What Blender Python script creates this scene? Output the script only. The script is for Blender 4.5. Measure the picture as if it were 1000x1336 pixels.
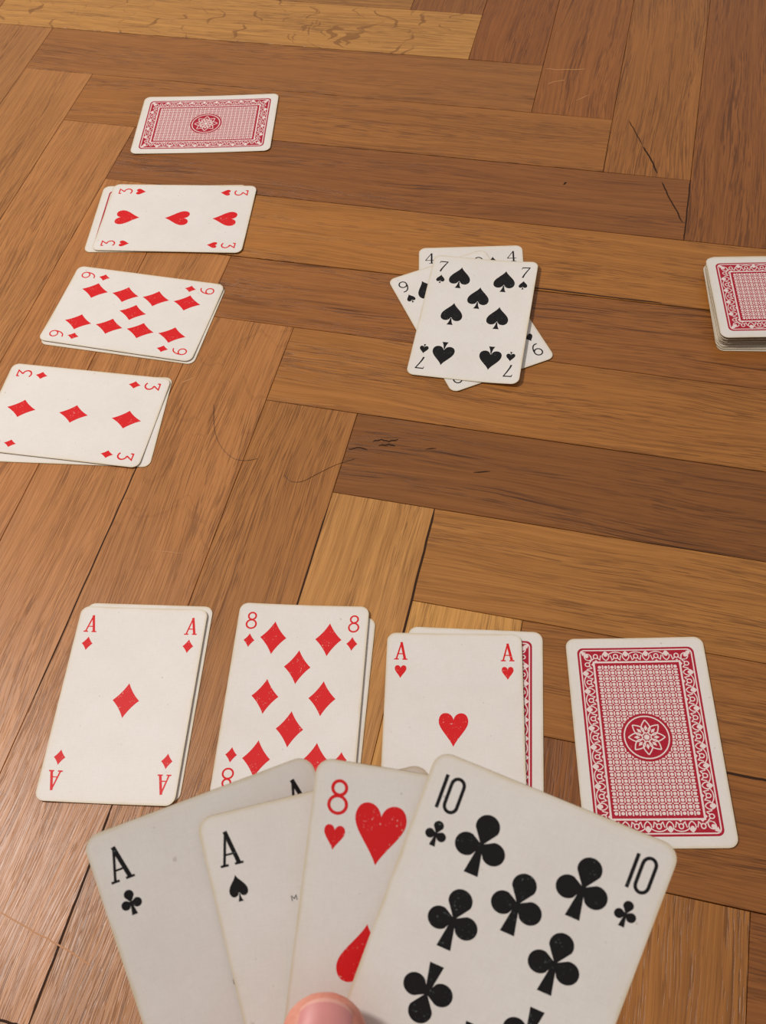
import bpy, bmesh, math, random
from mathutils import Vector, Matrix
from mathutils.geometry import tessellate_polygon

R = math.radians
for o in list(bpy.data.objects):
    bpy.data.objects.remove(o, do_unlink=True)
scene = bpy.context.scene
COL = scene.collection
random.seed(7)

# ------------------------------------------------------------------ camera
CAM_H = 0.40882
PITCH, ROLL, FPX = 0.98420, -0.10877, 1335.56
cf = Vector((0, math.cos(PITCH), -math.sin(PITCH)))
cu0 = Vector((0, math.sin(PITCH), math.cos(PITCH)))
cx0 = Vector((1, 0, 0))
cxr = cx0 * math.cos(ROLL) + cu0 * math.sin(ROLL)
cur = -cx0 * math.sin(ROLL) + cu0 * math.cos(ROLL)
CAM_LOC = Vector((0, 0, CAM_H))
cam_data = bpy.data.cameras.new('camera')
cam = bpy.data.objects.new('camera', cam_data)
COL.objects.link(cam)
cam.matrix_world = Matrix.Translation(CAM_LOC) @ Matrix((cxr, cur, -cf)).transposed().to_4x4()
cam_data.sensor_fit = 'VERTICAL'
cam_data.sensor_height = 36.0
cam_data.sensor_width = 36.0
cam_data.lens = 36.0 * FPX / 1336.0
cam_data.clip_start = 0.01
cam_data.dof.use_dof = True
cam_data.dof.focus_distance = 0.50
cam_data.dof.aperture_fstop = 42.0
scene.camera = cam

# ------------------------------------------------------------------ world, lamp, exposure
world = bpy.data.worlds.new('room_light')
scene.world = world
world.use_nodes = True
bg = world.node_tree.nodes['Background']
bg.inputs['Color'].default_value = (1.0, 0.95, 0.92, 1)
bg.inputs['Strength'].default_value = 0.36

def area_light(name, loc, target, size, power, color):
    d = bpy.data.lights.new(name, 'AREA')
    d.shape = 'DISK'; d.size = size; d.energy = power; d.color = color
    o = bpy.data.objects.new(name, d); COL.objects.link(o)
    o.location = loc
    o.rotation_euler = (Vector(target) - Vector(loc)).to_track_quat('-Z', 'Y').to_euler()
    return o
area_light('floor_lamp_light', (-0.82, 0.52, 1.18), (0.0, 0.32, 0.0), 0.18, 14.2, (1.0, 0.945, 0.895))

scene.view_settings.view_transform = 'Standard'
scene.view_settings.look = 'None'
scene.view_settings.exposure = 0.0
scene.view_settings.gamma = 1.0
scene.view_settings.use_curve_mapping = False

# ------------------------------------------------------------------ node helpers
def srgb(r, g, b):
    def f(c):
        c /= 255.0
        return c / 12.92 if c <= 0.04045 else ((c + 0.055) / 1.055) ** 2.4
    return (f(r), f(g), f(b), 1.0)

class NT:
    def __init__(self, name):
        self.m = bpy.data.materials.new(name)
        self.m.use_nodes = True
        self.t = self.m.node_tree
        self.b = self.t.nodes['Principled BSDF']
    def n(self, kind, **kw):
        nd = self.t.nodes.new(kind)
        for k, v in kw.items():
            setattr(nd, k, v)
        return nd
    def put(self, sock, v):
        if v is None: return
        if isinstance(v, bpy.types.NodeSocket): self.t.links.new(v, sock)
        else: sock.default_value = v
    def math(self, op, a, b=None, c=None, clamp=False):
        nd = self.n('ShaderNodeMath', operation=op, use_clamp=clamp)
        for s, v in zip(nd.inputs, (a, b, c)): self.put(s, v)
        return nd.outputs[0]
    def vmath(self, op, a, b=None):
        nd = self.n('ShaderNodeVectorMath', operation=op)
        self.put(nd.inputs[0], a); self.put(nd.inputs[1], b)
        return nd.outputs[0]
    def noise(self, vec, scale=1.0, detail=2.0, rough=0.5, dist=0.0):
        nd = self.n('ShaderNodeTexNoise')
        self.put(nd.inputs['Vector'], vec)
        nd.inputs['Scale'].default_value = scale
        nd.inputs['Detail'].default_value = detail
        nd.inputs['Roughness'].default_value = rough
        nd.inputs['Distortion'].default_value = dist
        return nd.outputs[0]
    def ramp(self, v, lo, hi, a=0.0, b=1.0):
        nd = self.n('ShaderNodeMapRange', clamp=True)
        self.put(nd.inputs[0], v)
        for i, x in enumerate((lo, hi, a, b)): self.put(nd.inputs[i + 1], x)
        return nd.outputs[0]
    def mix(self, f, a, b, mode='MIX'):
        nd = self.n('ShaderNodeMix', data_type='RGBA', blend_type=mode)
        self.put(nd.inputs[0], f); self.put(nd.inputs[6], a); self.put(nd.inputs[7], b)
        return nd.outputs[2]
    def bump(self, h, strength, dist, normal=None):
        nd = self.n('ShaderNodeBump')
        nd.inputs['Strength'].default_value = strength
        nd.inputs['Distance'].default_value = dist
        self.put(nd.inputs['Height'], h); self.put(nd.inputs['Normal'], normal)
        return nd.outputs[0]

# ------------------------------------------------------------------ materials
def make_wood():
    k = NT('oak_parquet')
    tc = k.n('ShaderNodeTexCoord').outputs['Object']
    info = k.n('ShaderNodeObjectInfo')
    fl = k.n('ShaderNodeAttribute', attribute_type='OBJECT', attribute_name='fleck').outputs['Fac']
    st = k.n('ShaderNodeAttribute', attribute_type='OBJECT', attribute_name='streak').outputs['Fac']
    off = k.math('MULTIPLY', info.outputs['Random'], 37.0)
    cmb = k.n('ShaderNodeCombineXYZ')
    for i in range(3): k.put(cmb.inputs[i], off)
    P = k.vmath('ADD', tc, cmb.outputs[0])
    warp = k.noise(k.vmath('MULTIPLY', P, (5, 16, 5)), 1.0, 2.0)
    wv = k.n('ShaderNodeCombineXYZ'); k.put(wv.inputs[1], k.math('MULTIPLY', k.math('SUBTRACT', warp, 0.5), 0.022))
    Q = k.vmath('ADD', P, wv.outputs[0])
    rings = k.noise(k.vmath('MULTIPLY', Q, (4.5, 300, 4.5)), 1.0, 3.0, 0.62)
    broad = k.noise(k.vmath('MULTIPLY', Q, (4, 40, 4)), 1.0, 2.0, 0.5)
    fine = k.noise(k.vmath('MULTIPLY', Q, (26, 1500, 26)), 1.0, 2.0, 0.65)
    pores = k.noise(k.vmath('MULTIPLY', Q, (70, 1900, 70)), 1.0, 1.0, 0.5)
    long_p = k.noise(k.vmath('MULTIPLY', Q, (18, 800, 18)), 1.0, 1.5, 0.5)
    where = k.ramp(k.noise(k.vmath('MULTIPLY', Q, (8, 90, 8)), 1.0, 2.0), 0.38, 0.60)
    blot = k.noise(k.vmath('MULTIPLY', P, (14, 22, 14)), 1.0, 3.0, 0.55)
    base = info.outputs['Color']
    def tone(r, g, b): return k.mix(1.0, base, (r, g, b, 1), 'MULTIPLY')
    c = k.mix(k.ramp(rings, 0.30, 0.70), tone(0.74, 0.68, 0.60), tone(1.16, 1.16, 1.14))
    c = k.mix(k.ramp(broad, 0.35, 0.68, 0.0, 0.5), c, tone(0.82, 0.77, 0.70))
    c = k.mix(k.ramp(blot, 0.45, 0.75, 0.0, 0.4), c, tone(1.16, 1.10, 1.04))
    c = k.mix(k.ramp(fine, 0.42, 0.62, 0.0, 0.36), c, tone(1.30, 1.28, 1.24))
    c = k.mix(k.ramp(fine, 0.50, 0.34, 0.0, 0.28), c, tone(0.62, 0.55, 0.48))
    pm = k.math('MULTIPLY', k.ramp(pores, 0.54, 0.63), k.math('ADD', k.math('MULTIPLY', where, 0.80), 0.15))
    lm = k.math('MULTIPLY', k.ramp(long_p, 0.58, 0.67), k.math('MULTIPLY', where, st))
    dark = k.math('MAXIMUM', k.math('MULTIPLY', pm, 0.62), k.math('MULTIPLY', lm, 0.9), clamp=True)
    c = k.mix(dark, c, tone(0.27, 0.21, 0.17))
    # ray flecks across the grain on quarter-sawn blocks
    wv2 = k.n('ShaderNodeCombineXYZ'); k.put(wv2.inputs[0], k.math('MULTIPLY', k.math('SUBTRACT', k.noise(k.vmath('MULTIPLY', P, (20, 60, 20)), 1.0, 2.0), 0.5), 0.05))
    F = k.noise(k.vmath('MULTIPLY', k.vmath('ADD', P, wv2.outputs[0]), (210, 45, 60)), 1.0, 1.0, 0.4)
    fm = k.math('MULTIPLY', k.ramp(F, 0.635, 0.69), fl)
    c = k.mix(k.math('MULTIPLY', fm, 0.7), c, k.mix(1.0, base, (0.42, 0.34, 0.28, 1), 'MULTIPLY'))
    k.put(k.b.inputs['Base Color'], c)
    k.put(k.b.inputs['Roughness'], k.ramp(fine, 0.3, 0.7, 0.31, 0.44))
    k.b.inputs['Specular IOR Level'].default_value = 0.5
    h = k.math('SUBTRACT', k.math('MULTIPLY', fine, 0.7), k.math('MULTIPLY', dark, 0.8))
    k.put(k.b.inputs['Normal'], k.bump(h, 0.6, 0.00024))
    return k.m

def make_card_paper():
    k = NT('aged_card_paper')
    tc = k.n('ShaderNodeTexCoord').outputs['Object']
    s = k.n('ShaderNodeSeparateXYZ'); k.put(s.inputs[0], tc)
    ax = k.math('ABSOLUTE', s.outputs[0]); ay = k.math('ABSOLUTE', s.outputs[1])
    qx = k.math('MAXIMUM', k.math('SUBTRACT', ax, 0.0255), 0.0)
    qy = k.math('MAXIMUM', k.math('SUBTRACT', ay, 0.0412), 0.0)
    d = k.math('SUBTRACT', 0.004, k.math('SQRT', k.math('ADD', k.math('MULTIPLY', qx, qx), k.math('MULTIPLY', qy, qy))))
    rnd = k.math('MULTIPLY', k.n('ShaderNodeObjectInfo').outputs['Random'], 11.0)
    cmb = k.n('ShaderNodeCombineXYZ')
    for i in range(2): k.put(cmb.inputs[i], rnd)
    P = k.vmath('ADD', tc, cmb.outputs[0])
    wob = k.noise(P, 90.0, 2.0)
    e1 = k.ramp(k.math('ADD', d, k.math('MULTIPLY', k.math('SUBTRACT', wob, 0.5), 0.0012)), 0.0, 0.0010, 1.0, 0.0)
    e2 = k.ramp(k.math('ADD', d, k.math('MULTIPLY', k.math('SUBTRACT', wob, 0.5), 0.003)), 0.0, 0.006, 1.0, 0.0)
    wx = k.noise(k.vmath('MULTIPLY', P, (2600, 260, 1)), 1.0, 1.0)
    wy = k.noise(k.vmath('MULTIPLY', P, (260, 2600, 1)), 1.0, 1.0)
    linen = k.math('ADD', wx, wy)
    grime = k.noise(k.vmath('MULTIPLY', P, (60, 55, 1)), 1.0, 3.0, 0.6)
    base = k.mix(k.ramp(grime, 0.35, 0.75, 0.0, 0.45), srgb(236, 230, 225), srgb(224, 216, 208))
    base = k.mix(k.ramp(linen, 0.80, 1.25, 0.0, 0.22), base, srgb(214, 206, 198))
    spots = k.ramp(k.noise(P, 420.0, 1.0), 0.76, 0.80)
    base = k.mix(k.math('MULTIPLY', spots, 0.35), base, srgb(150, 130, 112))
    base = k.mix(k.math('MULTIPLY', e2, 0.22), base, srgb(228, 212, 180))
    base = k.mix(k.math('MULTIPLY', e1, 0.60), base, srgb(208, 186, 140))
    k.put(k.b.inputs['Base Color'], base)
    k.b.inputs['Roughness'].default_value = 0.48
    k.b.inputs['Specular IOR Level'].default_value = 0.35
    k.put(k.b.inputs['Normal'], k.bump(linen, 0.25, 0.00006))
    return k.m

def make_ink(name, col, worn, wear=0.7):
    k = NT(name)
    tc = k.n('ShaderNodeTexCoord').outputs['Object']
    rnd = k.math('MULTIPLY', k.n('ShaderNodeObjectInfo').outputs['Random'], 7.0)
    cmb = k.n('ShaderNodeCombineXYZ')
    for i in range(2): k.put(cmb.inputs[i], rnd)
    P = k.vmath('ADD', tc, cmb.outputs[0])
    sp = k.noise(k.vmath('MULTIPLY', P, (1500, 1500, 1)), 1.0, 1.0)
    wh = k.noise(k.vmath('MULTIPLY', P, (260, 260, 1)), 1.0, 1.0)
    m = k.math('MULTIPLY', k.ramp(sp, 0.63, 0.72), k.ramp(wh, 0.50, 0.66))
    c = k.mix(k.math('MULTIPLY', m, wear), col, worn)
    k.put(k.b.inputs['Base Color'], c)
    k.b.inputs['Roughness'].default_value = 0.45
    k.b.inputs['Specular IOR Level'].default_value = 0.22
    return k.m

def plain(name, col, rough=0.5, spec=0.3):
    k = NT(name)
    tc = k.n('ShaderNodeTexCoord').outputs['Object']
    n = k.noise(tc, 300.0, 2.0)
    k.put(k.b.inputs['Base Color'], k.mix(k.ramp(n, 0.3, 0.7, 0.0, 0.25), col, tuple(x * 0.75 for x in col[:3]) + (1,)))
    k.b.inputs['Roughness'].default_value = rough
    k.b.inputs['Specular IOR Level'].default_value = spec
    return k.m

def make_skin():
    k = NT('skin')
    tc = k.n('ShaderNodeTexCoord').outputs['Object']
    a = k.noise(tc, 90.0, 3.0, 0.6); b = k.noise(tc, 900.0, 2.0, 0.6)
    c = k.mix(k.ramp(a, 0.35, 0.7), srgb(224, 154, 132), srgb(212, 130, 112))
    c = k.mix(k.ramp(b, 0.4, 0.7, 0.0, 0.25), c, srgb(196, 112, 96))
    k.put(k.b.inputs['Base Color'], c)
    k.b.inputs['Roughness'].default_value = 0.5
    k.b.inputs['Subsurface Weight'].default_value = 0.25
    k.b.inputs['Subsurface Radius'].default_value = (1.0, 0.35, 0.2)
    k.b.inputs['Subsurface Scale'].default_value = 0.004
    k.put(k.b.inputs['Normal'], k.bump(b, 0.3, 0.0002))
    return k.m

M_WOOD = make_wood()
M_PAPER = make_card_paper()
WORN = srgb(230, 214, 200)
M_RED = make_ink('red_print', srgb(220, 34, 37), WORN, 0.75)
M_BLACK = make_ink('black_print', srgb(27, 23, 25), srgb(120, 140, 132), 0.6)
M_BACKRED = make_ink('crimson_back_print', srgb(176, 32, 52), srgb(214, 150, 150), 0.35)
M_BACKWHITE = make_ink('pale_back_print', srgb(238, 218, 212), srgb(225, 190, 185), 0.4)
M_RIM = plain('worn_shaded_card_rim', srgb(112, 94, 72), 0.8)  # dirty worn rims, darkened further to paint in the stack front's shade
M_SKIN = make_skin()
M_SUB = plain('dark_subfloor', srgb(52, 30, 16), 0.9)
M_GAP = plain('dark_groove', srgb(58, 34, 18), 0.9)
M_PALE = plain('pale_scratch', srgb(190, 132, 84), 0.5)
M_NAIL = plain('nail', srgb(214, 140, 136), 0.45, 0.4)
M_NAILTIP = plain('nail_tip', srgb(228, 166, 150), 0.45, 0.4)
M_HAIR = plain('dark_hair', srgb(60, 40, 28), 0.5)

# ------------------------------------------------------------------ object helpers
def link(name, me, mat, parent=None):
    if mat is not None and len(me.materials) == 0:
        me.materials.append(mat)
    o = bpy.data.objects.new(name, me)
    COL.objects.link(o)
    if parent is not None: o.parent = parent
    return o

def mesh_from(name, verts, faces):
    me = bpy.data.meshes.new(name)
    me.from_pydata(verts, [], faces)
    me.update()
    return me

# ------------------------------------------------------------------ floor: herringbone of oak blocks
ANG, U0, V0, PW, PL = -0.32285203, -0.41805332, 0.62241402, 0.05107244, 0.35505799
lv = {0: -2.7, 1: -.4, 2: -.2, 3: -1, 4: -3.4, 5: -.4, 6: -1.7, 7: -.5, 8: -.2, 9: -.8, 10: -1.7}
rv = {-1: 3.0, 0: 1.4, 1: 1.8, 2: 2.2, 3: 1.2, 4: .5}
lu = {0: .9, 1: .8, 2: .8, 3: 0, 4: -.6, 5: .3, 6: -1.4, 7: -1.8, 8: -2.3, 9: -2.4, 10: -2.5}
ru = {-1: .5, 0: -.3, 1: -.25, 2: .1}
def V_line(i, right): return V0 - i * PW + 0.001 * (rv.get(i, 0.0) if right else lv.get(i, 0.0))
def UL(i): return U0 + i * PW + 0.001 * lu.get(i, 0.0)
def UR(i): return U0 + i * PW + PL + 0.001 * ru.get(i, 0.0)
def uv2xy(u, v):
    c, s = math.cos(ANG), math.sin(ANG)
    return Vector((u * c - v * s, u * s + v * c))

floor = link('floor', mesh_from('floor', [(-1.9, -1.3, -.016), (1.9, -1.3, -.016), (1.9, 2.3, -.016), (-1.9, 2.3, -.016),
                                          (-1.9, -1.3, -.012), (1.9, -1.3, -.012), (1.9, 2.3, -.012), (-1.9, 2.3, -.012)],
             [(3, 2, 1, 0), (4, 5, 6, 7), (0, 1, 5, 4), (1, 2, 6, 5), (2, 3, 7, 6), (3, 0, 4, 7)]), M_SUB)
floor['kind'] = 'structure'
floor['label'] = 'oak herringbone parquet floor of brown wooden blocks'

def plank(corners, along_v, tint, streak=0.6, fleck=0.0):
    """corners: 4 (u, v) pairs counter-clockwise."""
    pts = [uv2xy(u, v) for u, v in corners]
    cen = sum(pts, Vector((0, 0))) / 4
    rot = ANG + (math.pi / 2 if along_v else 0.0)
    c, s = math.cos(-rot), math.sin(-rot)
    loc = [Vector(((p - cen).x * c - (p - cen).y * s, (p - cen).x * s + (p - cen).y * c)) for p in pts]
    def inset(d): return [Vector((p.x - math.copysign(d, p.x), p.y - math.copysign(d, p.y))) for p in loc]
    a, b = inset(0.00011), inset(0.00030)
    vs = [(p.x, p.y, -0.012) for p in a] + [(p.x, p.y, -0.00022) for p in a] + [(p.x, p.y, 0.0) for p in b]
    fs = [(3, 2, 1, 0)]
    for k in (0, 4):
        for j in range(4):
            fs.append((k + j, k + (j + 1) % 4, k + 4 + (j + 1) % 4, k + 4 + j))
    fs.append((8, 9, 10, 11))
    me = mesh_from('plank', vs, fs)
    if me.polygons[-1].normal.z < 0: me.flip_normals()
    o = link('plank', me, M_WOOD, floor)
    o.location = (cen.x, cen.y, -random.random() * 0.00006)
    o.rotation_euler = (0, 0, rot)
    o.color = tint
    o['streak'] = streak; o['fleck'] = fleck
    return o

TA = {-3: (160, 112, 66), -2: (172, 124, 74), -1: (196, 146, 90), 0: (160, 108, 62), 1: (164, 110, 60), 2: (146, 94, 52), 3: (176, 120, 64),
      4: (156, 102, 56), 5: (168, 114, 62), 6: (136, 88, 46), 7: (172, 120, 68), 8: (160, 108, 60), 9: (150, 98, 52), 10: (144, 92, 48)}
TB = {-2: (166, 114, 68), -1: (166, 116, 72), 0: (172, 120, 74), 1: (178, 124, 78), 2: (176, 120, 74), 3: (178, 123, 77), 4: (172, 118, 72),
      5: (164, 112, 64), 6: (186, 136, 84), 7: (202, 152, 92), 8: (140, 90, 50), 9: (160, 108, 56), 10: (136, 88, 44)}
TR = {-2: (150, 98, 56), -1: (150, 94, 50), 0: (156, 100, 54), 1: (164, 110, 62), 2: (150, 96, 52), 3: (156, 104, 56)}
def wood(rgb): return srgb(rgb[0] * 0.99, rgb[1] * 0.95, rgb[2] * 0.80)
def rnd_wood():
    k = random.uniform(0.9, 1.12)
    return wood((160 * k, 109 * k, 61 * k))

def in_region(u, v):
    p = uv2xy(u, v)
    return -0.95 < p.x < 0.95 and -0.55 < p.y < 1.45

count = 0
for m in range(-4, 5):
    for i in range(-16, 28):
        du = dv = m * PL
        if m == 0:
            lt, rt, lb, rb = V_line(i, 0), V_line(i, 1), V_line(i + 1, 0), V_line(i + 1, 1)
            qa = [(UL(i), lb), (UR(i), rb), (UR(i), rt), (UL(i), lt)]
        else:
            t = V0 - i * PW + dv
            qa = [(U0 + i * PW + du, t - PW), (U0 + i * PW + PL + du, t - PW), (U0 + i * PW + PL + du, t), (U0 + i * PW + du, t)]
        if in_region((qa[0][0] + qa[1][0]) / 2, qa[0][1]):
            tint = wood(TA[i]) if (m == 0 and i in TA) else rnd_wood()
            plank(qa, False, tint, {6: 1.0, 4: 0.95, 2: 0.8, 9: 0.9}.get(i, 0.55) if m == 0 else 0.6,
                  1.0 if (m == 0 and i == -1) else 0.0)
            count += 1
        # upright block right of the row end i, standing on row i+1
        b = (V_line(i + 1, 1) if m == 0 else V0 - (i + 1) * PW + dv)
        l, r = (UR(i), UR(i + 1)) if m == 0 else (U0 + i * PW + PL + du, U0 + (i + 1) * PW + PL + du)
        top = b + PL
        if m == -1:      # these are the blocks left of the main rows
            j = i
            l, r = UL(j), UL(j + 1)
            top = V_line(j + 1, 0)
            b = V0 - (j + 1) * PW - PL
        qb = [(l, b), (r, b), (r, top), (l, top)]
        if in_region((l + r) / 2, (b + top) / 2):
            if m == -1 and i in TB: tint = srgb(TB[i][0] * 1.02, TB[i][1] * 0.99, TB[i][2] * 0.88)  # left blocks paler, less orange: floor sheen put into their own tints
            elif m == 0 and i in TR: tint = wood(TR[i])
            else: tint = rnd_wood()
            plank(qb, True, tint, 0.5 if m == -1 else 0.75, 0.25 if (m == -1 and i == 4) else 0.0)
            count += 1
print('planks', count)

def px_floor(x, y, z=0.0):
    d = cf + cxr * ((x - 500) / FPX) - cur * ((y - 668) / FPX)
    t = (z - CAM_H) / d.z
    return CAM_LOC + d * t

def strip(name, pts, w, mat, z, parent):
    """flat tapering strip along floor points"""
    vs, fs = [], []
    n = len(pts)
    for k, p in enumerate(pts):
        a, b = pts[max(k - 1, 0)], pts[min(k + 1, n - 1)]
        t = (b - a); t.z = 0; t.normalize()
        nn = Vector((-t.y, t.x, 0)) * (w / 2) * (0.35 if k in (0, n - 1) else 1.0)
        vs += [(p.x + nn.x, p.y + nn.y, z), (p.x - nn.x, p.y - nn.y, z)]
    for k in range(n - 1): fs.append((2 * k, 2 * k + 1, 2 * k + 3, 2 * k + 2))
    me = mesh_from(name, vs, fs)
    if me.polygons[0].normal.z < 0: me.flip_normals()
    return link(name, me, mat, parent)

def jig(pts, n, amp):
    out = []
    for a, b in zip(pts[:-1], pts[1:]):
        for k in range(n):
            t = k / n
            out.append(px_floor(a[0] + (b[0] - a[0]) * t + random.uniform(-amp, amp), a[1] + (b[1] - a[1]) * t + random.uniform(-amp, amp)))
    out.append(px_floor(*pts[-1]))
    return out
for pts, w in (([(821, 158), (829, 172), (838, 188)], .0006), ([(839, 191), (848, 205), (858, 226)], .0010), ([(864, 238), (874, 258), (891, 290)], .0008)):
    scr = strip('scratch', jig(pts, 5, .8), w, M_GAP, 0.00004, floor)
    scr['label'] = 'dark diagonal gouge across two blocks'
for pts, w in (([(711, 90), (738, 91), (765, 90)], .0009), ([(714, 110), (728, 106), (738, 104)], .0008), ([(752, 131), (770, 124)], .0007),
               ([(235, 500), (255, 492)], .0008), ([(195, 718), (240, 722)], .0004)):
    strip('scratch', jig(pts, 4, .6), w, M_PALE, 0.00004, floor)
strip('scratch', jig([(0, 1190), (30, 1207), (62, 1225), (88, 1240), (120, 1260)], 4, .7), .0006, M_PALE, 0.00004, floor)

def lat(u, v):
    q = uv2xy(u, v); return Vector((q.x, q.y, 0))
def wob(a, b, n, amp):
    d = (b - a).normalized(); nn = Vector((-d.y, d.x, 0))
    return [a.lerp(b, k / n) + nn * random.uniform(-amp, amp) for k in range(n + 1)]
for a, b, w in (((UL(7), V_line(7, 0)), (UL(7), V_line(8, 0) - .035), .0011), ((UL(5), V0 - 10.3 * PW), (UL(5), V0 - 11.93 * PW), .0010),
                ((UL(4), V0 - 7.0 * PW), (UL(4), V0 - 9.6 * PW), .0007), ((UL(4) + .035, V0 - 11.95 * PW), (UL(5), V0 - 11.95 * PW), .0010),
                ((U0 + 9.5 * PW, V_line(9, 0)), (U0 + 10.2 * PW, V_line(9, 0)), .0011), ((UL(6), V_line(7, 0) - .01), (UL(6), V_line(7, 0) - .12), .0008),
                ((U0 + 7.3 * PW, V_line(4, 1)), (U0 + 8.8 * PW, V_line(4, 1)), .0009), ((UR(2), V_line(2, 1)), (UR(2), V_line(3, 1)), .0008)):
    strip('groove', wob(lat(*a), lat(*b), 14, .00016), w, M_GAP, 0.00003, floor)
for pts, w in (([(455, 586), (466, 584), (480, 587)], .0008), ([(486, 576), (498, 574), (508, 576), (520, 573)], .0009), ([(494, 581), (508, 580), (516, 582)], .0010),
               ([(556, 586), (570, 585)], .0007), ([(618, 616), (640, 615)], .0008), ([(736, 240), (740, 238)], .0012)):
    kn = strip('knot', jig(pts, 3, .8), w, M_GAP, 0.00003, floor)

# ------------------------------------------------------------------ 2D shapes (millimetres)
def bez(p0, p1, p2, p3, n=8):
    out = []
    for k in range(n):
        t = k / n; s = 1 - t
        out.append((s**3*p0[0] + 3*s*s*t*p1[0] + 3*s*t*t*p2[0] + t**3*p3[0], s**3*p0[1] + 3*s*s*t*p1[1] + 3*s*t*t*p2[1] + t**3*p3[1]))
    return out
def mirror(half):  # half runs from (0,top) clockwise to (0,bottom), both on the axis
    return half + [(-x, y) for x, y in reversed(half[1:-1])]

def ribbon(pts, w, closed=False, w2=None):
    n = len(pts); polys = []; L = []; Rr = []
    for k in range(n):
        a = pts[(k - 1) % n] if (closed or k > 0) else pts[k]
        b = pts[(k + 1) % n] if (closed or k < n - 1) else pts[k]
        p = pts[k]
        d1 = Vector((p[0] - a[0], p[1] - a[1])); d2 = Vector((b[0] - p[0], b[1] - p[1]))
        if d1.length < 1e-9: d1 = d2
        if d2.length < 1e-9: d2 = d1
        d1.normalize(); d2.normalize()
        t = (d1 + d2)
        if t.length < 1e-6: t = d1
        t.normalize()
        nn = Vector((-t.y, t.x))
        m = max(0.5, nn.dot(Vector((-d1.y, d1.x))))
        ww = (w if w2 is None else w + (w2 - w) * k / max(1, n - 1)) / 2 / m
        L.append((p[0] + nn.x * ww, p[1] + nn.y * ww)); Rr.append((p[0] - nn.x * ww, p[1] - nn.y * ww))
    for k in range(n if closed else n - 1):
        j = (k + 1) % n
        polys.append([L[k], Rr[k], Rr[j], L[j]])
    return polys
def ell(cx, cy, rx, ry, n=24, a0=0.0, a1=360.0):
    full = abs(a1 - a0) >= 359.9
    return [(cx + rx * math.cos(R(a0 + (a1 - a0) * k / (n if full else n - 1))), cy + ry * math.sin(R(a0 + (a1 - a0) * k / (n if full else n - 1)))) for k in range(n)]

def diamond(s=1.0):
    p = []
    for a, b in (((0, 8.05), (5.9, 0)), ((5.9, 0), (0, -8.05)), ((0, -8.05), (-5.9, 0)), ((-5.9, 0), (0, 8.05))):
        mx, my = (a[0] + b[0]) / 2 * 0.80, (a[1] + b[1]) / 2 * 0.80
        for k in range(7):
            t = k / 7; q = 1 - t
            p.append(((q*q*a[0] + 2*q*t*mx + t*t*b[0]) * s, (q*q*a[1] + 2*q*t*my + t*t*b[1]) * s))
    return [p]
def heart(s=1.0):
    h = bez((0, 4.4), (0.5, 6.4), (1.8, 7.4), (3.3, 7.4)) + bez((3.3, 7.4), (5.1, 7.4), (6.2, 5.8), (6.2, 3.7)) + bez((6.2, 3.7), (6.2, 0.4), (2.0, -3.0), (0, -7.4), 12) + [(0, -7.4)]
    return [[(x * s, y * s) for x, y in mirror(h)]]
def spade(s=1.0):
    h = bez((0, 8.3), (1.0, 5.0), (5.9, 2.2), (5.9, -1.7), 12) + bez((5.9, -1.7), (5.9, -4.1), (4.4, -5.1), (3.1, -5.1)) + bez((3.1, -5.1), (1.7, -5.1), (.7, -4.3), (.35, -2.8)) + [(0, -2.6)]
    stem = [(0.32, -3.2)] + bez((0.32, -3.2), (.5, -5.6), (1.1, -7.2), (1.75, -8.2), 5) + [(1.75, -8.2), (-1.75, -8.2)] + [(-x, y) for x, y in reversed(bez((0.32, -3.2), (.5, -5.6), (1.1, -7.2), (1.75, -8.2), 5))]
    return [[(x * s, y * s) for x, y in mirror(h)], [(x * s, y * s) for x, y in stem[1:]]]
def club(s=1.0):
    polys = []
    def lobe(ang, dist, r, taper):
        c = (0, dist)
        pts = [(0.0, -0.2)] + [(c[0] + r * math.cos(R(a)), c[1] + r * math.sin(R(a))) for a in range(-taper, 180 + taper + 1, 12)]
        ca, sa = math.cos(R(ang)), math.sin(R(ang))
        return [((x * ca - y * sa) * s, (x * sa + y * ca) * s) for x, y in pts]
    polys.append(lobe(0, 4.55, 2.85, 18))
    polys.append(lobe(106, 3.45, 2.75, 30))
    polys.append(lobe(-106, 3.45, 2.75, 30))
    polys.append([(x * s, y * s) for x, y in [(0.42, 0.2), (1.75, -7.3), (-1.75, -7.3), (-0.42, 0.2)]])
    return polys
PIP = {'D': diamond, 'H': heart, 'S': spade, 'C': club}
SMALL = {'D': 0.42, 'H': 0.41, 'S': 0.40, 'C': 0.42}

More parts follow.
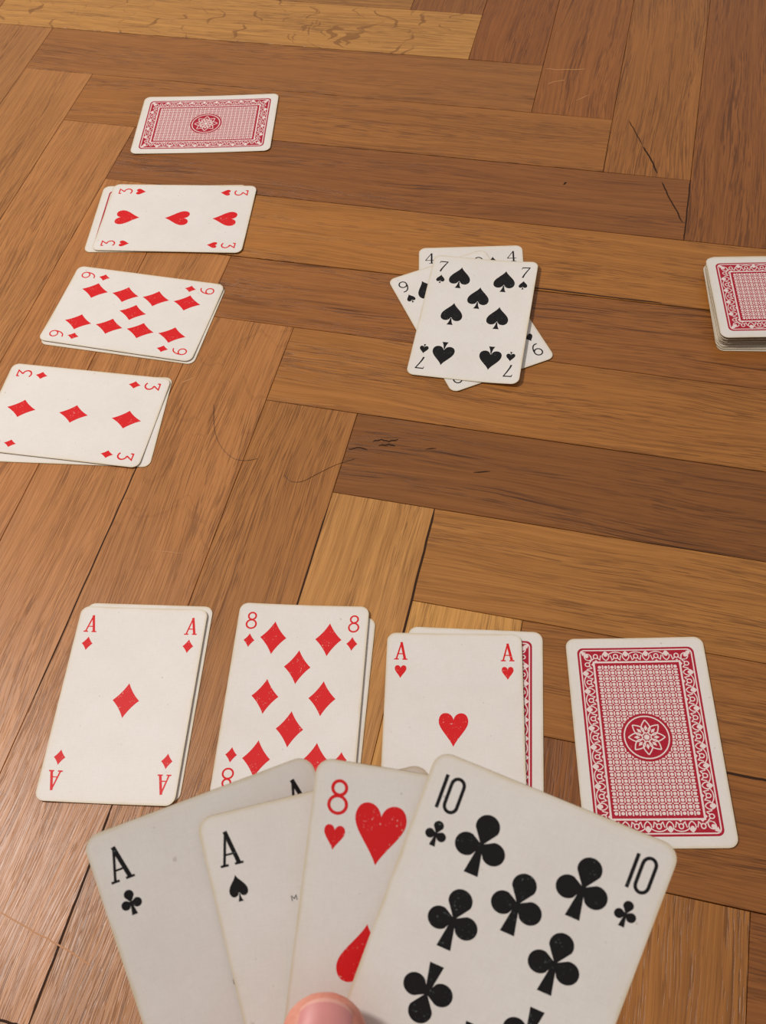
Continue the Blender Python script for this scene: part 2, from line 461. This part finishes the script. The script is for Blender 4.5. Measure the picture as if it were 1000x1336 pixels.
GLYPH = {
    'A': ribbon([(0.2, 4.2), (-1.95, -4.0)], .68) + ribbon([(0.05, 4.25), (1.85, -4.0)], 1.12) + ribbon([(-1.3, -1.4), (1.35, -1.4)], .5)
         + ribbon([(-2.9, -3.95), (-.85, -3.95)], .6) + ribbon([(.75, -3.95), (2.95, -3.95)], .6),
    '8': ribbon(ell(0, 2.2, 1.68, 1.72), .78, True) + ribbon(ell(0, -1.85, 2.15, 2.12), .78, True),
    '3': ribbon([(-2.0, 2.5), (-1.9, 3.85), (1.9, 3.85), (-.35, .75)], .8) + ribbon([(-.35, .75)] + ell(-.15, -1.6, 2.25, 2.35, 16, 85, -140), .86),
    '9': ribbon(ell(0, 1.75, 2.1, 2.25), .74, True) + ribbon([(2.1, 1.6), (2.05, .2), (1.6, -1.6), (.8, -3.0), (-.3, -3.75), (-1.7, -3.85)], .72),
    '7': ribbon([(-2.2, 2.5), (-1.95, 3.9)], .4) + ribbon([(-2.05, 3.8), (2.4, 3.8)], .75) + ribbon([(2.2, 3.9), (.6, .6), (-.5, -2), (-1.1, -4.1)], .6, False, 1.0),
    '4': ribbon([(.95, 4.2), (-2.5, -1.5)], .45) + ribbon([(-2.7, -1.5), (2.5, -1.5)], .5) + ribbon([(.95, 4.2), (.95, -3.9)], .95) + ribbon([(-.5, -3.95), (2.4, -3.95)], .45),
    '10': ribbon([(-2.0, 4.15), (-2.0, -4.15)], .85) + ribbon(ell(1.05, 2.45, 1.5, 1.65, 12, 0, 180) + ell(1.05, -2.45, 1.5, 1.65, 12, 180, 360), .82, True),
    'M': ribbon([(-.6, -.6), (-.6, .6), (0, -.2), (.6, .6), (.6, -.6)], .22),
}

def xf(polys, x, y, inv=False, rot=0.0):
    a = math.pi if inv else rot
    c, s = math.cos(a), math.sin(a)
    return [[(x + px * c - py * s, y + px * s + py * c) for px, py in p] for p in polys]

# ------------------------------------------------------------------ playing cards
CW, CH, CR, CT = 29.5, 45.2, 4.0, 0.30      # half width, half height, corner radius, thickness (mm)
KN = 14
def bend_z(mode, k, x, y):
    if not mode: return 0.0
    s = x / CW if mode[0] == 'x' else y / CH
    if len(mode) > 1: s = max(0.0, s if mode[1] == '+' else -s)
    return k * s * s + (-k if k < 0 else 0.0)

def bend_bm(bm, bend):
    if bend:
        mode, k = bend
        half = CW if mode[0] == 'x' else CH
        no = (1, 0, 0) if mode[0] == 'x' else (0, 1, 0)
        for j in range(1, KN):
            t = -half + 2 * half * j / KN
            co = (t, 0, 0) if mode[0] == 'x' else (0, t, 0)
            bmesh.ops.bisect_plane(bm, geom=bm.verts[:] + bm.edges[:] + bm.faces[:], plane_co=co, plane_no=no, dist=1e-5)
        knots = [-half + 2 * half * j / KN for j in range(KN + 1)]
        def pz(x, y):
            s = x if mode[0] == 'x' else y
            s = min(max(s, -half), half)
            j = min(KN - 1, int((s + half) / (2 * half) * KN))
            a, b = knots[j], knots[j + 1]
            f = (s - a) / (b - a)
            za = bend_z(mode, k, a, a); zb = bend_z(mode, k, b, b)
            return za + (zb - za) * f
        for v in bm.verts: v.co.z += pz(v.co.x, v.co.y)

def finish(bm, name, mat, parent, bend=None):
    bend_bm(bm, bend)
    bmesh.ops.scale(bm, vec=(.001, .001, .001), verts=bm.verts)
    me = bpy.data.meshes.new(name)
    bm.to_mesh(me); bm.free()
    return link(name, me, mat, parent)

def print_part(name, polys, mat, parent, z=None, bend=None, flip=False):
    z = CT / 2 + 0.015 if z is None else z
    bm = bmesh.new()
    for pi, p in enumerate(polys):
        zo = (pi % 6) * 0.0014
        vs = [bm.verts.new((x, y, zo)) for x, y in p]
        if len(p) <= 4:
            tris = [tuple(range(len(p)))]
        else:
            tris = tessellate_polygon([[Vector((x, y, 0)) for x, y in p]])
        for t in tris:
            try: f = bm.faces.new([vs[q] for q in t])
            except ValueError: continue
            f.normal_update()
            if f.normal.z < 0: f.normal_flip()
    for v in bm.verts: v.co.z += z
    if flip:
        for v in bm.verts: v.co.x *= -1; v.co.z *= -1
    return finish(bm, name, mat, parent, bend)

def rrect(w, h, r, n=6):
    out = []
    for cx, cy, a in ((w - r, h - r, 0), (-w + r, h - r, 90), (-w + r, -h + r, 180), (w - r, -h + r, 270)):
        for k in range(n + 1):
            t = R(a + 90 * k / n)
            out.append((cx + r * math.cos(t), cy + r * math.sin(t)))
    return out

def card_body(name, bend=None):
    bm = bmesh.new()
    o = rrect(CW, CH, CR)
    top = [bm.verts.new((x, y, CT / 2)) for x, y in o]
    bot = [bm.verts.new((x, y, -CT / 2)) for x, y in o]
    bm.faces.new(top); bm.faces.new(list(reversed(bot)))
    n = len(o)
    for k in range(n): bm.faces.new((bot[k], bot[(k + 1) % n], top[(k + 1) % n], top[k]))
    for f in bm.faces:
        f.normal_update()
        f.material_index = 1 if abs(f.normal.z) < .5 else 0
    ob = finish(bm, name, M_PAPER, None, bend)
    ob.data.materials.append(M_RIM)
    return ob

LAY = {
    'A': [(0, 0, 0)],
    '3': [(0, 29.3, 0), (0, 0, 1), (0, -29.3, 1)],
    '4': [(x, y, y < 0) for x in (-12.4, 12.4) for y in (28.2, -28.2)],
    '7': [(x, y, y < 0) for x in (-12.5, 12.5) for y in (28.8, 0.8, -28.4)] + [(0, 14.6, 0)],
    '8': [(x, y, y < 0) for x in (-12.4, 12.4) for y in (28.3, 0.3, -27.6)] + [(0, 14.6, 0), (0, -14.0, 1)],
    '9': [(x, y, y < 0) for x in (-12.4, 12.4) for y in (28.1, 9.3, -9.3, -28.1)] + [(0, 0, 0)],
    '10': [(x, y, y < 0) for x in (-12.4, 12.4) for y in (28.1, 9.4, -9.4, -28.1)] + [(0, 18.7, 0), (0, -18.7, 1)],
}
NUM = {'A': 'ace', '3': 'three', '4': 'four', '7': 'seven', '8': 'eight', '9': 'nine', '10': 'ten'}
SUIT = {'D': 'diamonds', 'H': 'hearts', 'S': 'spades', 'C': 'clubs'}

def face_print(card, rank, suit, bend=None, inv_mid=False):
    mat = M_RED if suit in 'DH' else M_BLACK
    for x, y, inv in LAY[rank]:
        if inv_mid and abs(y) < 1 and x: inv = 1
        sc = 1.0
        dy = 0.6 if suit == 'H' and not inv else (-0.6 if suit == 'H' else 0)
        print_part('pip', xf(PIP[suit](sc), x, y + dy, bool(inv)), mat, card, bend=bend)
    for sx in (-1, 1):
        for sy in (1, -1):
            print_part('index_letter' if rank == 'A' else 'index_number', xf(GLYPH[rank], sx * 23.2, sy * 36.4, sy < 0), mat, card, bend=bend)
            print_part('index_pip', xf(PIP[suit](SMALL[suit]), sx * 23.1, sy * 26.5, sy < 0), mat, card, bend=bend)

# ---- the ornamental back
def back_polys():
    red = [rrect(24.9, 40.6, 2.6)]
    white = []
    def ring(w, h, r, t): return ribbon(rrect(w, h, r), t, True)
    white += ring(23.75, 39.45, 1.9, .55)
    white += ribbon([(18.25, 33.85), (-18.25, 33.85), (-18.25, -33.85), (18.25, -33.85)], .8, True)
    # basket-weave field
    px, py = 2.667, 2.625
    for i in range(13):
        for j in range(25):
            x, y = (i - 6) * px, (j - 12) * py
            def ok(x, y, e=-0.4): return x * x + y * y > (10.4 + e) ** 2
            if ok(x, y): white.append([(x + .80 * math.cos(R(a)), y + .80 * math.sin(R(a))) for a in range(0, 360, 60)])
            if i < 12 and ok(x + px / 2, y): white.append([(x + px/2 - .30, y - .92), (x + px/2 + .30, y - .92), (x + px/2 + .30, y + .92), (x + px/2 - .30, y + .92)])
            if j < 24 and ok(x, y + py / 2): white.append([(x - .95, y + py/2 - .29), (x + .95, y + py/2 - .29), (x + .95, y + py/2 + .29), (x - .95, y + py/2 + .29)])
    # medallion
    field, white = white, []
    white += ribbon(ell(0, 0, 9.1, 9.1, 40), .55, True)
    for k in range(8):
        a = k * 45
        pet = bez((0, 1.6), (2.5, 2.9), (2.4, 4.6), (0, 7.5), 8) + [(0, 7.5)]
        for q in (1, -1):
            white += xf(ribbon([(x * q, y) for x, y in pet], .5), 0, 0, rot=R(a))
        white.append([p for p in xf([[(0, 2.7), (.7, 3.9), (0, 5.3), (-.7, 3.9)]], 0, 0, rot=R(a))[0]])
    core = [(1.15 * math.cos(R(a)), 1.15 * math.sin(R(a))) for a in range(0, 360, 30)]
    white = [p for p in white] 
    white.append(core)
    disc = [ell(0, 0, 10.4, 10.4, 40)]
    flower, white = white, field
    # border: local frame, t along the side, n outward from the inner frame (0 .. 4.9)
    def motif(step):
        m = []
        leaf = bez((0, .4), (2.0, 1.7), (1.7, 3.3), (0, 4.7), 6) + [(0, 4.7)]
        for s in (1, -1): m += ribbon([(x * s, y) for x, y in leaf], .46)
        m.append([(0, 4.8), (-.95, 3.4), (-.6, 2.5), (0, 2.2), (.6, 2.5), (.95, 3.4)])
        return m
    def loop(step, end=False):
        m = ribbon(ell(0, 2.4, .9, 1.0, 10), .46, True)
        h = step / 2
        for s in (1, -1):
            m += ribbon([(s * .75, 2.0), (s * 1.1, 1.2), (s * 1.7, .75), (s * 2.0, 2.0), (s * 2.3, 2.9)], .44)
        if not end: m += ribbon([(x, y) for x, y in ell(0, 1.9, h - .7, 2.5, 11, 25, 155)], .44)
        m.append([(-.9, -.1), (.9, -.1), (0, .8)])
        return m
    def side(ts, step, place):
        for t in ts: white.extend([[place(t + x, y) for x, y in p] for p in motif(step)])
        for t in [q - step / 2 for q in ts] + [ts[-1] + step / 2]:
            white.extend([[place(t + x, y) for x, y in p] for p in loop(step, abs(t) > max(ts))])
    tx = [-12.9, -4.3, 4.3, 12.9]
    ty = [(k - 3.5) * 8.2 for k in range(8)]
    side(tx, 8.6, lambda t, n: (t, 34.2 + n)); side(tx, 8.6, lambda t, n: (-t, -34.2 - n))
    side(ty, 8.2, lambda t, n: (18.6 + n, -t)); side(ty, 8.2, lambda t, n: (-18.6 - n, t))
    for sx in (1, -1):
        for sy in (1, -1):
            d = [[(x, y) for x, y in p] for p in motif(8)]
            cor = []
            for p in d + [[(-1.1, 4.6), (1.1, 4.6), (0, 6.9)]]:
                q = []
                for x, y in p:
                    y = y * 0.95
                    q.append((sx * (18.9 + (y + x) * .7071), sy * (34.6 + (y - x) * .7071)))
                cor.append(q)
            white.extend(cor)
    return red, white, disc, flower
RED_P, WHITE_P, DISC_P, FLOWER_P = back_polys()
_back_cache = {}
def back_print(card, bend=None, flip=False):
    key = (bend, flip)
    if key not in _back_cache:
        o = print_part('back_pattern', RED_P, M_BACKRED, card, CT / 2 + .010, bend, flip)
        w = print_part('back_ornament', WHITE_P, M_BACKWHITE, o, CT / 2 + .020, bend, flip)
        d = print_part('back_medallion', DISC_P, M_BACKRED, o, CT / 2 + .030, bend, flip)
        f = print_part('back_flower', FLOWER_P, M_BACKWHITE, o, CT / 2 + .040, bend, flip)
        _back_cache[key] = (o.data, w.data, d.data, f.data)
        return
    a = _back_cache[key]
    o = link('back_pattern', a[0], None, card)
    for n, me in zip(('back_ornament', 'back_medallion', 'back_flower'), a[1:]): link(n, me, None, o)

_body_cache = {}
def card(label, group, loc, rotz, level, kind, bend=None, inv_mid=False):
    """level: number of cards underneath; kind: 'D8' face, 'back', 'plain' (hidden underside card)"""
    if bend is None and None in _body_cache:
        o = link('playing_card', _body_cache[None], None)
    else:
        o = card_body('playing_card', bend)
        if bend is None: _body_cache[None] = o.data
    o.location = (loc[0], loc[1], 0.00015 + 0.00003 + level * 0.00034)
    o.rotation_euler = (0, 0, R(rotz))
    o['label'] = label; o['category'] = 'playing card'; o['group'] = group
    if kind == 'back': back_print(o, bend)
    elif kind != 'plain': face_print(o, kind[1:], kind[0], bend, inv_mid)
    return o

G1 = 'cards laid out in a column at the upper left'
G2 = 'cards laid out in a row in front of the hand'
G3 = 'spade cards in the middle pile'
G4 = 'face-down cards of the draw stack'
# left column
card('single face-down red-backed card at the top of the left column', G1, (-0.08714, 0.58800), 82.27, 0, 'back', ('y', 0.5))
card('face-down card peeking out left from under the three of hearts', G1, (-0.11022, 0.50010), 81.34, 0, 'back')
card('three of hearts lying sideways on a face-down card', G1, (-0.10483, 0.49865), 79.54, 1, 'H3', ('x', 0.5))
card('card almost fully hidden beneath the nine of diamonds', G1, (-0.12677, 0.42134), 71.98, 0, 'plain')
card('nine of diamonds lying sideways in the left column', G1, (-0.12750, 0.42317), 71.27, 1, 'D9', ('x', 0.5))
card('card turned slightly askew beneath the three of diamonds', G1, (-0.15333, 0.35072), 79.66, 0, 'plain')
card('three of diamonds lying sideways at the left picture edge', G1, (-0.15557, 0.35366), 74.65, 1, 'D3', ('x', 0.5))
# near row
card('card showing a thin rim behind the ace of diamonds', G2, (-0.11782, 0.18988), -8.98, 0, 'plain')
card('ace of diamonds lying leftmost in the near row', G2, (-0.11986, 0.18820), -8.71, 1, 'DA', ('x', 0.7))
card('card showing a thin rim right of the eight of diamonds', G2, (-0.04549, 0.17586), -10.34, 0, 'plain')
card('eight of diamonds lying in the near row', G2, (-0.04704, 0.18078), -9.19, 1, 'D8', ('x', 0.7))
card('red-backed face-down card half covered by the ace of hearts', G2, (0.02737, 0.15958), -9.76, 0, 'back')
card('ace of hearts lying on a red-backed card', G2, (0.01930, 0.15818), -7.81, 1, 'HA', ('x', 0.4))
card('single face-down red-backed card at the right of the near row', G2, (0.09795, 0.14668), -5.80, 0, 'back', ('x', 0.35))
# middle pile
card('four of spades at the bottom of the middle pile', G3, (0.06118, 0.40178), -6.67, 0, 'S4')
card('tilted nine of spades between the four and the seven', G3, (0.05781, 0.39160), 16.21, 1, 'S9')
card('seven of spades on top of the middle pile', G3, (0.06089, 0.39089), -16.52, 2, 'S7', ('x+', 1.8))
# draw stack
NDECK = 26
for k in range(NDECK):
    f = k / (NDECK - 1)
    if k == NDECK - 1:
        card('topmost red-backed card of the draw stack at the right edge', G4, (0.23140, 0.37395), 82.94, k, 'back')
        continue
    x = 0.2321 + 0.0004 * math.sin(k * 1.9) + (0.0 if f > .22 else -0.0006) + random.uniform(-.0003, .0003)
    y = 0.3740 - 0.0030 * max(0.0, 1 - f * 5.5) + random.uniform(-.0002, .0002)
    rz = 82.6 + random.uniform(-.35, .35) - 2.2 * max(0.0, 1 - f * 4.5)
    if k in (6, 7): x -= 0.0010; rz -= 1.2; y += 0.0005
    card('face-down card inside the draw stack at the right edge', G4, (x, y), rz, k, 'plain')

# ------------------------------------------------------------------ the fan of cards held in the hand
HAND = [
    ('ten of clubs held frontmost in the hand', 'C10', (0.01298, 0.03972, 0.1495), (0.8812, -0.463, -0.096), (0.4389, 0.7256, 0.53), 1.0),
    ('eight of hearts held in the hand left of the ten of clubs', 'H8', (-0.00412, 0.04553, 0.14618), (0.9647, -0.2612, -0.0334), (0.2335, 0.7902, 0.5666), 1.002),
    ('ace of spades held in the hand behind the eight of hearts', 'SA', (-0.01802, 0.04473, 0.1446), (0.9896, 0.0971, 0.1065), (-0.1377, 0.8544, 0.501), 1.023),
    ('ace of clubs held leftmost and rearmost in the hand', 'CA', (-0.04118, 0.04693, 0.14583), (0.966, 0.2584, 0.0032), (-0.2245, 0.833, 0.5057), 1.035),
]
hand_cards = []
NUDGE = {'SA': (-.0007, .0001), 'CA': (-.0011, .0008)}
for label, kind, c, X, Y, push in HAND:
    o = card_body('playing_card')
    X = Vector(X).normalized(); Y = Vector(Y); Y = (Y - X * Y.dot(X)).normalized(); Z = X.cross(Y)
    pos = CAM_LOC + (Vector(c) - CAM_LOC) * push
    nu = NUDGE.get(kind, (0, 0)); pos = pos + cxr * nu[0] + cur * nu[1]
    o.matrix_world = Matrix.Translation(pos) @ Matrix((X, Y, Z)).transposed().to_4x4()
    o['label'] = label; o['category'] = 'playing card'; o['group'] = 'cards fanned out in the hand'
    face_print(o, kind[1:], kind[0], None, kind == 'H8')
    back_print(o, None, True)
    if kind == 'SA':
        print_part('printed_letter', xf(GLYPH['M'], -10.1, 21.0), M_BLACK, o)
    hand_cards.append(o)

# ------------------------------------------------------------------ the hand holding the fan
def cp(x, y, d):
    """world point on the viewing ray of picture point (x, y) at depth d (millimetres)"""
    return CAM_LOC + (cf + cxr * ((x - 500) / FPX) - cur * ((y - 668) / FPX)) * (d * .001)

hb = bmesh.new()
def blob(c, r, axes=None, sc=(1, 1, 1)):
    m = Matrix.Translation(c)
    if axes is not None:
        m = m @ Matrix(axes).transposed().to_4x4()
    m = m @ Matrix.Diagonal((r * sc[0], r * sc[1], r * sc[2], 1))
    bmesh.ops.create_icosphere(hb, subdivisions=3, radius=1.0, matrix=m)
def chain(pts, flat=None):
    """pts: list of (Vector, radius mm)"""
    for (a, ra), (b, rb) in zip(pts[:-1], pts[1:]):
        n = max(2, int((b - a).length / (min(ra, rb) * .001) * 3.0))
        for k in range(n + 1):
            t = k / n
            if flat:
                ax = (b - a).normalized(); dep = (cf - ax * cf.dot(ax)).normalized(); side = ax.cross(dep)
                blob(a.lerp(b, t), (ra + (rb - ra) * t) * .001, (side, ax, dep), flat)
            else:
                blob(a.lerp(b, t), (ra + (rb - ra) * t) * .001)
# thumb lying on the cards, pressed flat at the tip
T_TIP, T_NAIL, T_IP, T_MCP, T_CMC = cp(424, 1350, 234.0), cp(420, 1395, 231.5), cp(404, 1505, 229), cp(350, 1690, 240), cp(345, 1880, 262)
chain([(T_TIP, 9.2), (T_NAIL, 10.2), (T_IP, 9.8)], (1.10, 1.0, 0.78))
chain([(T_IP, 8.8), (T_MCP, 10.5), (T_CMC, 15.0)])
# palm and fingers behind the cards
wrist = cp(470, 2130, 262)
knuck = [cp(385, 1650, 286), cp(470, 1630, 288), cp(550, 1655, 286), cp(620, 1700, 284)]
fing = [((392, 1455, 277), (398, 1340, 273), (402, 1250, 270), 8.4), ((480, 1415, 278), (488, 1290, 273), (492, 1200, 270), 8.6),
        ((570, 1440, 277), (580, 1325, 272), (584, 1240, 269), 8.2), ((648, 1520, 275), (660, 1430, 270), (664, 1360, 267), 7.2)]
for kp, (p, d, t, r) in zip(knuck, fing):
    chain([(kp, r + 2.2), (cp(*p), r + .4), (cp(*d), r - .6), (cp(*t), r - 1.6)])
    chain([(kp, r + 2.6), (wrist.lerp(kp, .35), r + 5.0), (wrist, 15.0)])
chain([(T_CMC, 15.0), (wrist, 16.0)])
chain([(T_MCP, 9.0), (knuck[0], 9.0)])
chain([(T_CMC, 14.0), (wrist.lerp(knuck[1], .6), 12.0)])
elbow = Vector((-0.12, -0.36, 0.14))
chain([(wrist, 19.0), (wrist.lerp(elbow, .35), 24.0), (elbow, 36.0)])
hm = bpy.data.meshes.new('hand'); hb.to_mesh(hm); hb.free()
tmp = bpy.data.objects.new('hand_source', hm); COL.objects.link(tmp)
md = tmp.modifiers.new('remesh', 'REMESH'); md.mode = 'VOXEL'; md.voxel_size = 0.0013; md.use_smooth_shade = True
sm = tmp.modifiers.new('smooth', 'SMOOTH'); sm.factor = 0.5; sm.iterations = 8
dg = bpy.context.evaluated_depsgraph_get()
hand_me = bpy.data.meshes.new_from_object(tmp.evaluated_get(dg))
bpy.data.objects.remove(tmp, do_unlink=True)
hand_me.name = 'hand'
for p in hand_me.polygons: p.use_smooth = True
hand = link('person', hand_me, M_SKIN)
hand['label'] = 'bare hand with the thumb pressed on the fanned cards'
hand['category'] = 'hand'

# thumbnail: a shell curved across the thumb
nax = (T_TIP - T_NAIL).normalized()
ndep = (cf - nax * cf.dot(nax)).normalized()
nside = nax.cross(ndep)
if nside.dot(cxr) < 0: nside = -nside
def nail_mesh(name, v0, v1, lift, mat, parent):
    vs, fs = [], []
    NU, NV = 14, 8
    for th in (0.0, 0.00045):
        for j in range(NV + 1):
            for i in range(NU + 1):
                u = -1 + 2 * i / NU
                v = v0 + (v1 - v0) * j / NV
                hw = 6.7
                x = hw * u
                round_tip = 3.6 * (1 - math.sqrt(max(0.0, 1 - (0.97 * u) ** 2)))
                y = v - round_tip * (v + 12) / 18.5
                z = 7.6 * math.sqrt(max(0, 1 - (x / 11.2) ** 2)) - 0.031 * max(0.0, v - 6) ** 2 + lift
                c = T_NAIL + nside * (x * .001) + nax * (y * .001) - ndep * (z * .001 - th)
                vs.append(c)
    n1 = (NU + 1) * (NV + 1)
    for j in range(NV):
        for i in range(NU):
            a = j * (NU + 1) + i
            fs.append((a, a + 1, a + NU + 2, a + NU + 1))
            fs.append((n1 + a + NU + 1, n1 + a + NU + 2, n1 + a + 1, n1 + a))
    me = mesh_from(name, vs, fs)
    for p in me.polygons: p.use_smooth = True
    return link(name, me, mat, parent)
nail = nail_mesh('thumbnail', -4.0, 14.3, -0.1, M_NAIL, hand)
nail_mesh('nail_edge', 14.3, 15.0, -0.1, M_NAILTIP, nail)

# ------------------------------------------------------------------ stray hairs on the floor
def hair(label, pts):
    cu = []
    for k in range(len(pts) - 1):
        p0, p1, p2, p3 = [Vector(pts[min(max(k + q, 0), len(pts) - 1)]) for q in (-1, 0, 1, 2)]
        for t in [j / 6 for j in range(6)]:
            q = .5 * ((2 * p1) + (p2 - p0) * t + (2 * p0 - 5 * p1 + 4 * p2 - p3) * t * t + (3 * p1 - p0 - 3 * p2 + p3) * t ** 3)
            cu.append(px_floor(q.x, q.y))
    vs, fs = [], []
    for k, c in enumerate(cu):
        t = (cu[min(k + 1, len(cu) - 1)] - cu[max(k - 1, 0)]).normalized(); n = Vector((-t.y, t.x, 0))
        for a in range(5):
            w = n * math.cos(a * 1.2566) + Vector((0, 0, 1)) * math.sin(a * 1.2566)
            vs.append(c + Vector((0, 0, .00013)) + w * .00009)
    for k in range(len(cu) - 1):
        for a in range(5):
            fs.append((k * 5 + a, k * 5 + (a + 1) % 5, k * 5 + 5 + (a + 1) % 5, k * 5 + 5 + a))
    o = link('hair_strand', mesh_from('hair_strand', vs, fs), M_HAIR)
    o['label'] = label; o['category'] = 'hair'; o['group'] = 'stray hairs on the floor'
hair('hook-shaped dark hair on the floor right of the three of diamonds', [(279, 528), (280, 560), (288, 582), (303, 597), (320, 601), (338, 598)])
hair('fine dark hair on the floor near the middle', [(371, 620), (380, 628), (395, 628), (415, 618), (440, 606), (466, 598)])
